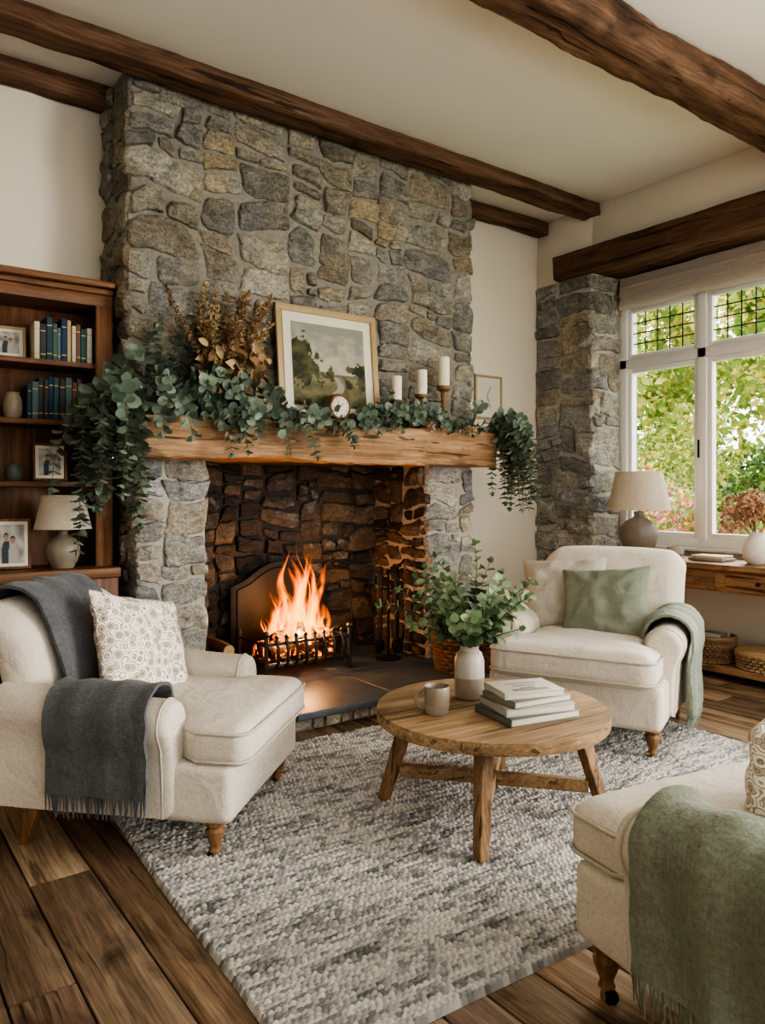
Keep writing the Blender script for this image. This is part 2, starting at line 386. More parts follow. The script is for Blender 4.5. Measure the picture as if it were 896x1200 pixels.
stones(mb,(1.28,4.36,.02),(0,-1,0),(0,0,1),.50,1.36,23,PALB,(.32,.20))
stones(mb,(3.57,3.86,.02),(0,1,0),(0,0,1),.46,1.36,24,PALB,(.32,.20))
mb.make('fireplace_pier',['stone','mortarL'],root)
mb=MB(); mb.mi=1
mb.box2((1.60,4.49,.0),(3.22,4.6,1.6),.002); mb.box2((1.60,3.96,1.38),(3.22,4.6,1.5),.002)
mb.mi=0
stones(mb,(1.63,4.49,.10),(1,0,0),(0,0,1),1.57,1.33,31,PALD,(.30,.16),.035)
stones(mb,(3.20,4.48,.10),(0,-1,0),(0,0,1),.60,1.29,32,[tuple(k*1.2 for k in c) for c in PALD],(.30,.16),.04)
stones(mb,(1.63,3.88,.10),(0,1,0),(0,0,1),.60,1.29,33,PALD,(.30,.16),.035)
mb.make('firebox_lining',['stoneD','mortarD'],root)
mb=MB(); mb.mi=1; mb.box2((1.24,3.31,0),(3.64,4.50,.065),.003)
mb.mi=0
xs=[1.22,1.86,2.50,3.10,3.66]
for i in range(4):
    for (ya,yb) in ((3.26,3.80),(3.803,4.50)):
        mb.rbox(((xs[i]+xs[i+1])/2,(ya+yb)/2,.084),(xs[i+1]-xs[i]-.006,yb-ya-.004,.036),.006,2)
mb.make('hearth_slate',['slate','mortar'],root)
mb=MB(); stones(mb,(1.24,3.31,0),(1,0,0),(0,0,1),2.4,.066,41,[(.45,.42,.36),(.36,.34,.3),(.5,.46,.4)],(.16,.08),.02,.003,.012,.008); mb.make('hearth_curb',['stone'],root)
mb=MB(); beam(mb,'x',1.195,3.635,3.80,1.488,.255,.225,step=.02,amp=.016,r=.014,seed=9); mb.make('mantel_beam',['mantel'],root)
mb=MB(); mb.mi=1; mb.box2((4.724,3.754,0),(5.3,4.33,2.885),.002); mb.mi=0
stones(mb,(4.73,4.31,0),(0,-1,0),(0,0,1),.58,2.885,51,PALP,(.42,.23))
stones(mb,(4.70,3.76,0),(1,0,0),(0,0,1),.37,2.885,52,PALP,(.42,.23))
mb.make('wall_stone_pier',['stone','mortarL'])

# ---------------------------------------------------------------- window
win=empty('window_1')
mb=MB(); X0,X1=5.07,5.15
ys=[3.72,3.05,2.40,1.75,1.10,.44]
mb.box2((X0,.42,.80),(X1,3.75,.87),.006); mb.box2((X0,.42,2.64),(X1,3.75,2.70),.006); mb.box2((X0-.005,.42,2.17),(X1,3.75,2.245),.006)
for y in ys: mb.box2((X0-.005,y-.035,.80),(X1,y+.035,2.70),.006)
mb.box2((5.02,.42,.775),(5.12,3.75,.80),.006)
for i in range(5):
    ya,yb=ys[i+1]+.035,ys[i]-.035
    for (za,zb) in ((.87,2.17),(2.245,2.64)):
        t=.035
        mb.box2((X0+.012,ya,za),(X1-.01,ya+t,zb),.005); mb.box2((X0+.012,yb-t,za),(X1-.01,yb,zb),.005)
        mb.box2((X0+.013,ya,za),(X1-.011,yb,za+t),.005); mb.box2((X0+.013,ya,zb-t),(X1-.011,yb,zb),.005)
mb.make('frame',['white'],win)
mb=MB()
for i in range(5):
    ya,yb=ys[i+1]+.07,ys[i]-.07
    for k in range(1,5):
        y=ya+(yb-ya)*k/5; mb.box2((X0+.035,y-.0035,2.27),(X0+.043,y+.0035,2.61),.001)
    for k in range(1,4):
        z=2.28+.33*k/4; mb.box2((X0+.034,ya,z-.0035),(X0+.044,yb,z+.0035),.001)
    mb.box2((X0-.012,ya-.055,1.45),(X0+.01,ya-.04,1.58),.004)
mb.make('leading',['iron'],win)
mb=MB()
for i in range(5): mb.box2((X0+.038,ys[i+1]+.06,.89),(X0+.041,ys[i]-.06,2.62),.0005)
mb.make('glass_pane',['glass'],win)
mb=MB()
zs=[2.875,2.82,2.80,2.795,2.76,2.73,2.725,2.69,2.655,2.635,2.63]; xo=[.0,.012,.02,.004,.016,.024,.006,.018,.024,.018,.008]
rings=[]
for k in range(41):
    y=.46+3.24*k/40; sag=.006*math.sin(k*1.3)
    rings.append([V((5.02-xo[i]*1.5,y,zs[i]-(sag if i>6 else 0))) for i in range(len(zs))]+[V((5.035,y,zs[i])) for i in reversed(range(len(zs)))])
mb.loft(rings); mb.make('roman_blind',['blind'],None,60)
added_win2=empty('added_window_2'); mb=MB()  # unseen window frame in the opening added for light from the right
for y in (-2.56,-1.4,-.24): mb.box2((5.07,y-.035,.7),(5.15,y+.035,2.8),.006)
for z in (.735,2.2,2.765): mb.box2((5.072,-2.6,z-.035),(5.148,-.2,z+.035),.006)
mb.make('frame',['white'],added_win2)
unseen_win3=empty('unseen_window_3'); mb=MB()  # unseen frame in the front wall opening that shapes the frontal light
for x in (-.56,.75,2.05,3.36): mb.box2((x-.035,-2.70,.5),(x+.035,-2.63,2.7),.006)
for z in (.535,2.1,2.665): mb.box2((-.6,-2.698,z-.035),(3.4,-2.632,z+.035),.006)
mb.make('frame',['white'],unseen_win3)

# ---------------------------------------------------------------- garden
def foliage(name,blobs,size,mat='garden'):
    vs=[];cs=[]
    rs=np.random.RandomState(len(name)*7+3)
    for (c,r,n,pal) in blobs:
        d=rs.normal(size=(n,3)); d/=np.linalg.norm(d,axis=1)[:,None]; rad=rs.uniform(.45,1.0,(n,1))**.4
        p=np.array(c)+d*rad*np.array(r)+rs.normal(scale=.05,size=(n,3)); 
        a=rs.normal(size=(n,3)); a/=np.linalg.norm(a,axis=1)[:,None]; b=np.cross(a,rs.normal(size=(n,3))); b/=np.linalg.norm(b,axis=1)[:,None]
        s=size*rs.uniform(.6,1.4,(n,1)); a*=s; b*=s*.55
        q=np.stack([p-a,p+b,p+a,p-b],1); q[:,:,2]=np.maximum(q[:,:,2],-.12)
        vs.append(q.reshape(-1,3)); pc=np.array(pal)[rs.randint(0,len(pal),n)]*rs.uniform(.6,1.4,(n,1)); cs.append(np.repeat(pc,4,0))
    vs=np.concatenate(vs); cs=np.clip(np.concatenate(cs),0,.95); n=len(vs)//4
    me=bpy.data.meshes.new(name); me.from_pydata(vs.tolist(),[],np.arange(n*4).reshape(-1,4).tolist()); me.materials.append(M[mat])
    ca=me.color_attributes.new('Col','FLOAT_COLOR','POINT'); arr=np.ones((n*4,4),np.float32); arr[:,:3]=cs; ca.data.foreach_set('color',arr.ravel())
    o=bpy.data.objects.new(name,me); COL.objects.link(o); return o
G1=[(.21,.32,.08),(.31,.41,.12),(.15,.25,.06)]; GY=[(.64,.56,.17),(.50,.50,.15),(.76,.62,.22),(.36,.43,.12)]; GD=[(.07,.14,.05),(.10,.18,.06),(.05,.10,.035)]
FL=[(.80,.16,.12),(.85,.36,.40),(.85,.5,.14),(.8,.72,.68),(.30,.40,.12),(.20,.32,.09),(.7,.2,.35),(.88,.3,.1)]
foliage('garden_tree',[((12,9.2,3.8),(2.0,1.8,1.5),4200,GY+G1),((14,6.5,4.6),(2.4,2.2,2.0),4600,GY+G1),((11.5,5.0,4.2),(1.4,1.4,1.1),2800,GY+G1),((17.5,13,3.2),(3.0,2.8,2.6),5500,G1+GY),((17,8.6,2.6),(2.6,2.8,2.2),6000,G1+GY),((17,4.2,3.0),(2.6,2.6,2.4),6000,G1+GD)],.10)
foliage('garden_hedge',[((11.5,7.4,.9),(1.2,1.3,1.2),5500,GY+G1),((10.6,4.9,.75),(1.1,1.1,1.2),8000,GD+G1),((9.6,3.4,.7),(1,1,1.2),6500,GD+G1),((13.5,9.5,.9),(1.5,2.0,1.6),6500,G1+GY),((12.5,3.6,.9),(1.2,1.6,1.6),6500,GD+G1)],.05)
foliage('flower_bed',[((7.6,5.1,.55),(.5,.75,.7),5000,FL+G1),((8.6,6.2,.75),(.7,.7,.85),4500,FL+GY+G1),((7.8,4.2,.45),(.5,.6,.6),4000,FL+G1+G1),((7.3,3.3,.35),(.5,.6,.6),3000,FL+G1+G1)],.034)
mb=MB(); mb.box2((5.32,-12,-.3),(30,24,-.15)); mb.make('ground',['grass'])

# ---------------------------------------------------------------- rug
nx,ny=700,620; W,H=2.70,1.86; px_,py_=.0190,.0128
xs_=np.linspace(0,W,nx); ys_=np.linspace(0,H,ny); XX,YY=np.meshgrid(xs_,ys_)
row=np.floor(YY/py_).astype(int); fy=YY/py_-row; off=(row%2)*.5+np.sin(row*1.7)*.2
lx=XX/px_+off; cell=np.floor(lx).astype(int); fx=lx-cell
rs=np.random.RandomState(3); nr,nc=row.max()+1,cell.max()+2; Z=rs.uniform(0,1,(nr,nc))
br=np.zeros((nr,nc))
for r_ in range(nr):
    k=0
    while k<nc:
        l=rs.randint(1,6); br[r_,k:k+l]=rs.uniform(0,1); k+=l
big=np.array([[noise.noise(V((j*.09,i*.30,2))) for j in range(nc)] for i in range(nr)])
val=.5+.36*(br-.5)+.34*(Z-.5)+.26*big
hz=.008+.014*np.sqrt(np.abs(np.sin(pi*fy)))*(.38+.62*np.sqrt(np.abs(np.sin(pi*fx))))*(.75+.5*Z[row,cell])
vv=val[row,cell]; c0=np.array([.15,.15,.15]);c1=np.array([.36,.352,.34]);c2=np.array([.57,.55,.51])
t=np.clip((vv-.14)/.33,0,1)[...,None]; t2=np.clip((vv-.42)/.28,0,1)[...,None]
cc=(c0*(1-t)+c1*t)*(1-t2)+c2*t2
ed=np.minimum(np.minimum(XX,W-XX),np.minimum(YY,H-YY)); hz=hz*np.clip(ed/.008,0.05,1)
P=np.stack([XX+np.sin(YY*5)*.004,YY+np.sin(XX*4)*.004,hz],-1).reshape(-1,3)
idx=np.arange(nx*ny).reshape(ny,nx); F=np.stack([idx[:-1,:-1],idx[:-1,1:],idx[1:,1:],idx[1:,:-1]],-1).reshape(-1,4)
me=bpy.data.meshes.new('area_rug'); me.from_pydata(P.tolist(),[],F.tolist()); me.materials.append(M['rug'])
ca=me.color_attributes.new('Col','FLOAT_COLOR','POINT'); arr=np.ones((nx*ny,4),np.float32); arr[:,:3]=cc.reshape(-1,3); ca.data.foreach_set('color',arr.ravel())
me.polygons.foreach_set('use_smooth',[True]*len(F)); rug=bpy.data.objects.new('area_rug',me); COL.objects.link(rug)
rug.location=(.77,1.33,0); rug.rotation_euler=(0,0,math.radians(-2.5))

# ---------------------------------------------------------------- armchairs
AZ=.445
def armchair(loc,th,sc,name='armchair'):
    e=empty(name,loc,th,sc)
    mb=MB(); mb.rbox((0,-.015,.225),(.745,.80,.19),.03,3,4); mb.make('seat_frame',['linen'],e)
    def T(p):
        q=p.copy(); f=1+.30*sm(-.09,-.17,p.y); q.x*=f
        q.z+= (.022 if p.z>0 else 0)*(1-(p.x/.28)**2)*(1-((p.y)/.36)**2) if abs(p.x)<.28 and abs(p.y)<.36 else 0
        q.z+= .006*noise.noise(V((p.x*8,p.y*8,1)))
        return q
    mb=MB(); mb.rbox((0,-.105,.375),(.55,.72,.15),.055,5,14,fn=T)
    mb.make('seat_cushion',['linen'],e,80)
    mb=MB()
    for zz in (.045,-.045):
        pts=[]
        for (a,b_) in rrect(.548,.718,.05,10):
            q=T(V((a*1.004,b_*1.004,0))); pts.append(V((q.x,q.y-.105,.375+zz)))
        mb.tube(pts,.0055,6,closed=True)
    mb.make('cushion_piping',['linenP'],e,80)
    for sd,nm in ((-1,'arm_1'),(1,'arm_2')):
        prof=[(.268,.15),(.268,.25),(.268,.32),(.267,.40)]
        for k in range(0,13):
            a=pi-k/12*pi*1.12; prof.append((.347+.082*math.cos(a),AZ+.078*math.sin(a)))
        prof+=[(.402,.375),(.395,.31),(.39,.24),(.388,.15)]
        cx=sum(p[0] for p in prof)/len(prof); cz=.37
        rings=[]; y0,y1=-.225,.40
        st=[(y0+.035*(1-math.cos(k/5*pi/2)),1-.30*(1-math.sin(k/5*pi/2))) for k in range(6)]
        for k in range(1,16): st.append((y0+.035+(y1-y0-.035)*k/15,1))
        for (y,s_) in st:
            up=.035*sm(-.2,.4,y)
            ring=[]
            for (a,b_) in prof:
                zz=cz+(b_-cz)*(1-(1-s_)*.55); zz+=up*sm(.2,.5,b_); xx=cx+(a-cx)*s_
                nn_=noise.noise(V((xx*6,y*6,zz*6+sd*5)))*.006
                ring.append(V((sd*(xx+nn_),y,zz)))
            if sd>0: ring.reverse()
            rings.append(ring)
        mb=MB(); mb.loft(rings); mb.make(nm,['linen'],e,60)
        mb=MB(); pts=[]
        for (a,b_) in prof: pts.append(V((sd*(cx+(a-cx)*1.006),y0+.034,cz+(b_-cz)*1.006)))
        mb.tube(pts,.0045,6); mb.make(nm+'_piping',['linenP'],e,80)
    def B(p):
        q=p.copy(); t=(p.z+.27)/.54
        q.y+=t*.13+.05*sm(.75,1.0,t)
        q.x*=1+.03*t-.05*sm(.85,1.0,t)
        if p.y<0: q.y-=.03*(1-(p.x/.36)**2)*math.sin(pi*max(0,min(1,t)))
        q.z+=-.02*abs(p.x/.36)**3*sm(.5,1,t)
        q.y+=.006*noise.noise(V((p.x*6,p.z*6,4)))
        return q
    mb=MB(); mb.rbox((0,.30,.555),(.70,.17,.54),.08,6,12,fn=B); mb.make('backrest',['linen'],e,80)
    i=0
    for sx in (-1,1):
        i+=1; mb=MB(); pr=[(.0,.0),(.013,.0),(.016,.012),(.013,.024),(.012,.028),(.021,.034),(.016,.045),(.018,.055),(.030,.085),(.033,.10),(.024,.112),(.033,.12),(.033,.14),(.0,.14)]
        mb.lathe(pr,(sx*.325,-.345,0),20); mb.mi=1; mb.lathe([(0,-.012),(.014,-.012),(.014,.012),(0,.012)],(sx*.325,-.33,.014),14,R=Matrix.Rotation(pi/2,3,'Y')); mb.make('leg_%d'%i,['leg','iron'],e)
    for sx in (-1,1):
        i+=1; mb=MB(); mb.rbox((sx*.325,.30,.072),(.045,.045,.145),.005,2,1,fn=lambda p:V((p.x*(1+.3*(p.z/.07)),p.y*(1+.3*(p.z/.07))-(p.z-.07)*.3,p.z))); mb.make('leg_%d'%i,['leg'],e)
    return e,MT(loc,th,0,0,sc)
c1,T1=armchair((1.01,2.79,.0),math.radians(43.8),1.0)
c2,T2=armchair((3.16,2.50,.0),math.radians(-65),1.08)
c3,T3=armchair((1.745,.745,.0),math.radians(170.5),.99)

def cloth(name,mat,T,path,a0,a1,axis,seed=1,nu=40,fr0=True,fr1=False,amp=.012,thick=.012,fringe=.07,skew=0):
    L=[0]
    for i in range(1,len(path)): L.append(L[-1]+math.dist(path[i],path[i-1]))
    def at(t):
        s_=t*L[-1]
        for i in range(1,len(path)):
            if s_<=L[i]+1e-9:
                k=(s_-L[i-1])/(L[i]-L[i-1]); return [path[i-1][q]+(path[i][q]-path[i-1][q])*k for q in (0,1)],i
        return list(path[-1]),len(path)-1
    nv=60; NS=1
    def pos(u,v,o=0):
        (p,z),_=at(v); (p2,z2),_=at(min(1,v+.01)); (p1,z1),_=at(max(0,v-.01))
        tx,tz=p2-p1,z2-z1; l=math.hypot(tx,tz) or 1; nx_,nz_=-tz/l,tx/l
        a=a0+(a1-a0)*u + .012*noise.noise(V((v*6,u*2,seed)))+skew*(v-.5)
        fold=amp*(.6*math.sin(u*17+seed+2*v)+.7*noise.noise(V((u*5,v*4,seed+3)))+.35*noise.noise(V((u*14,v*5,seed+8))))
        fold*=.35+.75*min(1,abs(v-.55)*2.2)
        d=fold+amp*.9+o
        return (p+nx_*d*NS,a,z+nz_*d*NS)
    mb=MB(); mb.T=T
    def put(u,v,o=0):
        p,a,z=pos(u,v,o); return V((p,a,z)) if axis=='y' else V((a,p,z))
    zc=max(range(0,101),key=lambda k:at(k/100)[0][1])/100
    if put(.5,zc,.01).z<put(.5,zc,0).z: NS=-1
    mb.grid(nu,nv,lambda u,v:put(u,v,0)); mb.grid(nu,nv,lambda u,v:put(u,v,thick))
    n=(nu+1)*(nv+1); fs=[]
    def q(i,j,k): return k*n+j*(nu+1)+i
    for i in range(nu):
        for j in (0,nv): fs.append((q(i,j,0),q(i+1,j,0),q(i+1,j,1),q(i,j,1)))
    for j in range(nv):
        for i in (0,nu): fs.append((q(i,j,0),q(i,j+1,0),q(i,j+1,1),q(i,j,1)))
    mb.f+=fs; mb.m+=[0]*len(fs)
    for on,v in ((fr0,0),(fr1,1)):
        if not on: continue
        N=int(abs(a1-a0)/.0085)
        for k in range(N+1):
            p=put(k/N,v,thick*.5); d=V((U(-.1,.1),U(-.1,.1),-1)).normalized()
            mb.tube([p,p+d*fringe*.5+V((U(-.003,.003),U(-.003,.003),0)),p+d*fringe*U(.9,1.1)],[.0035,.003,.0015],4)
    return mb.make(name,[mat],None,80)
def armpath(sd,zo,zi,inner=.255):
    pts=[(sd*.425,zo),(sd*.418,.28),(sd*.42,.36),(sd*.435,.42)]
    for k in range(1,10):
        a=k/9*pi; pts.append((sd*(.345+.092*math.cos(a)),AZ+.02+.088*math.sin(a)))
    pts+=[(sd*inner,.47),(sd*inner,zi)]
    return pts
cloth('throw_blanket','grey',T1,armpath(-1,.225,.46),-.165,.19,'y',1)
bp=[(.50,.48),(.52,.60),(.545,.72),(.55,.79),(.53,.832),(.46,.855),(.40,.845),(.345,.81),(.30,.73),(.265,.64),(.235,.55),(.205,.48),(.16,.478),(.05,.482)]
cloth('throw_blanket','grey',T1,bp,-.27,.13,'x',5,fr0=True,amp=.012,fringe=.06,skew=-.05)
cloth('throw_blanket','sageL',T2,armpath(1,.12,.46),-.10,.24,'y',9,fringe=.05,amp=.016)
cloth('throw_blanket','sage',T3,armpath(1,.22,.46),-.135,.32,'y',13,nu=60,amp=.018)

def pillow(name,mat,T,w,h,t,seed=0):
    mb=MB(); mb.T=T; n=30
    for sd in (1,-1):
        def f(u,v):
            a,b=2*u-1,2*v-1; pin=.07
            X=a*(1-pin*(1-b*b)*abs(a)**2)*w/2; Y=b*(1-pin*(1-a*a)*abs(b)**2)*h/2
            k=max(0,(1-a**2)*(1-b**2))**.42
            z=sd*t/2*k*(1+.2*noise.noise(V((a*2.2+seed,b*2.2,sd)))+.10*noise.noise(V((a*5+seed,b*5,sd))))+.012*noise.noise(V((a*3,b*3,seed)))
            return V((X,z,Y))
        mb.grid(n,n,f if sd<0 else (lambda u,v:f(1-u,v)))
    return mb.make(name,[mat],None,80)
def PL(T,loc,rx,ry,rz_): return T@Matrix.Translation(V(loc))@Matrix.Rotation(math.radians(rz_),4,'Z')@Matrix.Rotation(math.radians(rx),4,'X')@Matrix.Rotation(math.radians(ry),4,'Y')
pillow('throw_pillow','pattern',PL(T1,(.01,.09,.62),-24,14,-12),.44,.40,.15,1)
pillow('throw_pillow','beigeP',PL(T2,(-.17,.12,.60),-22,-4,6),.42,.38,.14,2)
pillow('throw_pillow','sageP',PL(T2,(.05,.02,.58),-24,-6,-4),.42,.37,.14,3)
pillow('throw_pillow','pattern',PL(T3,(-.10,-.11,.60),-18,18,0),.42,.36,.14,4)

# ---------------------------------------------------------------- coffee table
ct=empty('coffee_table',(2.0,2.05,.018),math.radians(-4))
mb=MB(); R_=.43
for k in range(5):
    ya=-R_+2*R_*k/5; yb=ya+2*R_/5-.0014; g=U(.85,1.12); mb.col=(g,g,g*.98)
    n=16; L=[];Rr=[]
    for i in range(n+1):
        y=ya+(yb-ya)*i/n; xx=math.sqrt(max(0,R_*R_-y*y)); L.append((-xx,y)); Rr.append((xx,y))
    ring=L+Rr[::-1]; ring=ring[::-1]
    def rg(s_,z): return [V((p[0]*s_,p[1],z)) for p in ring]
    mb.loft([rg(.992,.340),rg(1,.345),rg(1,.377),rg(.992,.382)])
mb.make('table_top',['table'],ct,35)
i=0
for sx in (-1,1):
    for sy in (-1,1):
        i+=1; mb=MB(); g=U(.85,1.1); mb.col=(g,g,g)
        mb.rbox((0,0,.17),(.052,.052,.34),.006,2,1,fn=lambda p,sx=sx,sy=sy:V((p.x*(1-.25*(.17-p.z)/.34)+sx*(.22+.072*(.17-p.z)/.34),p.y*(1-.25*(.17-p.z)/.34)+sy*(.22+.072*(.17-p.z)/.34),p.z)))
        mb.make('leg_%d'%i,['tableZ'],ct)
for k,a in ((1,pi/4),(2,-pi/4)):
    mb=MB(); mb.rbox((0,0,.115 if k==1 else .1155),(.70,.036,.045),.005,2,1,R=rz(a)); mb.make('stretcher_%d'%k,['table'],ct)
mb=MB(); mb.rbox((0,0,.325),(.62,.05,.035),.004,1,1,R=rz(pi/4)); mb.rbox((0,0,.3255),(.62,.05,.034),.004,1,1,R=rz(-pi/4)); mb.make('under_frame',['table'],ct)
TZ=.40
mb=MB(); g1=(.27,.225,.17); g2=(.38,.35,.30)
pr=[(0,0),(.036,0),(.042,.006),(.045,.035),(.046,.036),(.046,.07),(.046,.098),(.0445,.101),(.042,.098),(.041,.06),(.038,.012),(0,.010)]
cl=[g2]*4+[g1]*8; mb.T=MT((1.773,2.098,TZ)); mb.lathe(pr,seg=36,cols=cl); mb.col=g1
hp=[V((-.045-.032*math.sin(t),0,.052+.032*math.cos(t)))for t in [k/10*pi for k in range(11)]]
mb.T=MT((1.773,2.098,TZ),math.radians(-36)); mb.tube(hp,.0065,8); mb.make('coffee_mug',['vcs'])
mb=MB(); z=TZ
for (w,d,h,a,colr,ox,oy) in ((.30,.225,.028,4,(.16,.17,.16),0,0),(.275,.205,.026,-3,(.46,.45,.41),.0,.0),(.255,.19,.024,6,(.24,.25,.21),.004,.004),(.235,.175,.022,-5,(.58,.55,.48),-.004,.012)):
    mb.T=MT((2.03+ox,1.90+oy,z),math.radians(a-14))
    mb.mi=0; mb.col=(.62,.58,.50); mb.rbox((.003,0,h/2),(w-.012,d-.010,h-.006),.001,1)
    mb.col=colr; mb.rbox((0,0,.0015),(w,d,.003),.001,1); mb.rbox((0,0,h-.0015),(w,d,.003),.001,1); mb.rbox((-w/2+.002,0,h/2),(.004,d,h),.001,1)
    z+=h+.0005
mb.col=(.20,.19,.16)
for k in range(3): mb.rbox((.0,.03-.03*k,h+.0006),(.12-.03*k,.008,.0006),.0002,1)
mb.col=(.30,.32,.25); mb.rbox((0,-.055,h+.0006),(.14,.03,.0006),.0002,1)
mb.make('book_stack',['vc'])

# ---------------------------------------------------------------- leaves
GE=[(.155,.21,.155),(.195,.255,.19),(.245,.305,.24),(.12,.17,.125),(.21,.275,.215)]
GV=[(.17,.25,.135),(.22,.31,.175),(.13,.20,.10),(.27,.35,.22)]
def leaf(mb,p,d,n,L,W,col,cup=.15):
    d=d.normalized(); s_=d.cross(n)
    if s_.length<1e-4: s_=d.orthogonal()
    s_.normalize(); n=s_.cross(d)
    o=[(.15,.33),(.45,.5),(.8,.38)]
    vs=[p]+[p+d*L*a+s_*W*b+n*W*cup for a,b in o]+[p+d*L-n*L*.05]+[p+d*L*a-s_*W*b+n*W*cup for a,b in reversed(o)]+[p+d*L*.3,p+d*L*.65]
    fs=[(0,8,1),(1,8,2),(2,8,9),(2,9,3),(3,9,4),(4,9,5),(5,9,6),(6,9,8),(6,8,7),(7,8,0)]
    mb.mi=0; mb.add(vs,fs,[col]*10)
def noclip(p): return p
def branch(mb,P,d,length,droop,r,pal,clip=noclip,step=.03,up=0):
    p=V(P); d=V(d).normalized(); pts=[p.copy()]; n=int(length/step); rot=U(0,6)
    for i in range(n):
        d=(d+V((U(-.12,.12),U(-.12,.12),-droop+U(-.06,.06)))).normalized(); p=clip(p+d*step); pts.append(p.copy())
        if i<1: continue
        rot+=pi/2+U(-.3,.3); s_=d.orthogonal().normalized(); s_=Matrix.Rotation(rot,3,d)@s_
        f=r*(1-.45*i/n)*U(.8,1.2)
        for q in (1,-1):
            ld=(s_*q+d*.45+V((0,0,U(-.1,.2)))).normalized(); nn=(d*1.0-ld*ld.dot(d)+V((U(-.3,.3),U(-.3,.3),U(-.2,.4)))).normalized()
            c=random.choice(pal); g=U(.7,1.35); leaf(mb,clip(p+ld*.004),ld,nn,f*2,f*1.9,(c[0]*g,c[1]*g,c[2]*g))
    c=random.choice(pal); leaf(mb,p,d,s_,r*1.1,r*.8,c)
    mb.mi=1; mb.tube(pts,[.0025*(1-.5*k/len(pts)) for k in range(len(pts))],4)
def cl(p):
    p=p.copy()
    if 1.16<p.x<3.68:
        if p.z>1.62: p.y=min(p.y,3.85)
        elif p.z>1.59: p.z=max(p.z,1.62) if p.y>3.67 else p.z
        elif p.z<1.60 and p.z>1.3: p.y=min(p.y,3.64)
        else: p.y=min(p.y,3.80)
    return p
mb=MB()
for i in range(74):
    t=random.random()**1.15; X=1.16+t*1.14; h=(1-t)**1.2*.22
    branch(mb,(X,U(3.70,3.84),1.63+U(0,h)),(U(-1,1),-U(.1,1.1),U(-.3,.9)*(1-t*.7)),U(.14,.30),U(.08,.2),.035,GE,cl,.036)
for i in range(34):
    branch(mb,(U(1.03,1.22),U(3.60,3.80),1.60+U(-.04,.16)),(U(-.8,.05),-U(0,.6),U(-.4,.3)),U(.3,.76),U(.22,.42),.036,GE,cl,.038)
for i in range(7): branch(mb,(U(1.3,1.6),U(3.76,3.84),1.75),(U(-.4,.3),-.1,1),U(.28,.46),.02,.030,GE,cl)
for i in range(7): branch(mb,(U(1.4,2.4),U(3.66,3.70),1.62),(U(-.5,.5),-.8,.1),U(.2,.32),.3,.030,GE,cl)
for i in range(48):
    t=random.random(); X=2.48+t*1.12
    branch(mb,(X,U(3.70,3.82),1.63+U(0,.06)),(U(-1,1),-U(.1,1.0),U(-.3,.6)),U(.12,.24),U(.08,.25),.030,GE,cl,.034)
for i in range(34):
    branch(mb,(U(3.60,3.78),U(3.64,3.80),1.62+U(-.03,.08)),(U(-.1,1),-U(-.1,.6),U(-.2,.3)),U(.3,.74),U(.18,.38),.032,GE,cl,.036)
mb.make('eucalyptus_garland',['leaf','stem'],None,80)
mb=MB(); DP=[(.42,.30,.16),(.31,.20,.11),(.52,.40,.23),(.25,.165,.10),(.37,.25,.15)]
for i in range(38):
    P=V((1.70+U(-.05,.05),3.80+U(-.03,.03),1.66)); d=V((U(-.42,.45),U(-.35,.05),1)).normalized(); L=U(.38,.68); pts=[]
    c=random.choice(DP); p=P.copy(); n=int(L/.014)
    for k in range(n):
        d=(d+V((U(-.05,.05),U(-.05,.05),-.004))).normalized(); p=cl(p+d*.014); pts.append(p.copy())
        if k>n*.42:
            for q in range(5):
                ld=(V((U(-1,1),U(-1,1),U(-.1,.9)))).normalized(); g=U(.7,1.35); leaf(mb,p,ld,V((U(-1,1),U(-1,1),U(-1,1))),U(.018,.034),.010,(c[0]*g,c[1]*g,c[2]*g))
    mb.mi=1; mb.tube(pts,.002,4)
for i in range(100):
    P=V((1.72+U(-.16,.24),U(3.66,3.80),1.70+U(0,.28))); c=random.choice(DP); leaf(mb,P,V((U(-1,.5),U(-1,.2),U(-.6,1))),V((U(-1,1),-1,U(-1,1))),U(.05,.10),U(.03,.06),c,.35)
mb.make('dried_flower_arrangement',['dry','stem'],None,80)
mb=MB()
for c in ((1.78,3.62,1.66),(1.88,3.64,1.67),(3.02,3.64,1.61),(3.36,3.63,1.60),(1.84,3.63,1.62)):
    for i in range(26):
        d=V((U(-1,1),U(-1,1),U(-1,1))).normalized(); g=U(.8,1.2); leaf(mb,V(c)+d*.012,d,V((U(-1,1),U(-1,1),U(-1,1))),.03,.024,(.62*g,.47*g,.33*g),.3)
mb.make('dried_blooms',['dry'])
ev=empty('eucalyptus_vase',(2.008,2.18,TZ))
mb=MB(); pr=[(0,0),(.048,0),(.056,.008),(.058,.05),(.058,.085),(.0582,.086),(.057,.15),(.048,.178),(.036,.188),(.036,.200),(.041,.207),(.036,.207),(.031,.20),(.031,.18),(0,.17)]
a_,b_=(.30,.255,.20),(.47,.44,.38); mb.lathe(pr,seg=40,cols=[a_]*5+[b_]*10); mb.make('vase',['vcs'],ev)
mb=MB()
for i in range(36):
    a=i*2.4; e=U(.12,1.25); branch(mb,(.012*math.cos(a),.012*math.sin(a),.195),(math.cos(a)*e,math.sin(a)*e,1),U(.22,.42),.028+.018*e,.027,GV,noclip,.034)
mb.make('eucalyptus_stems',['leaf','stem'],ev,80)

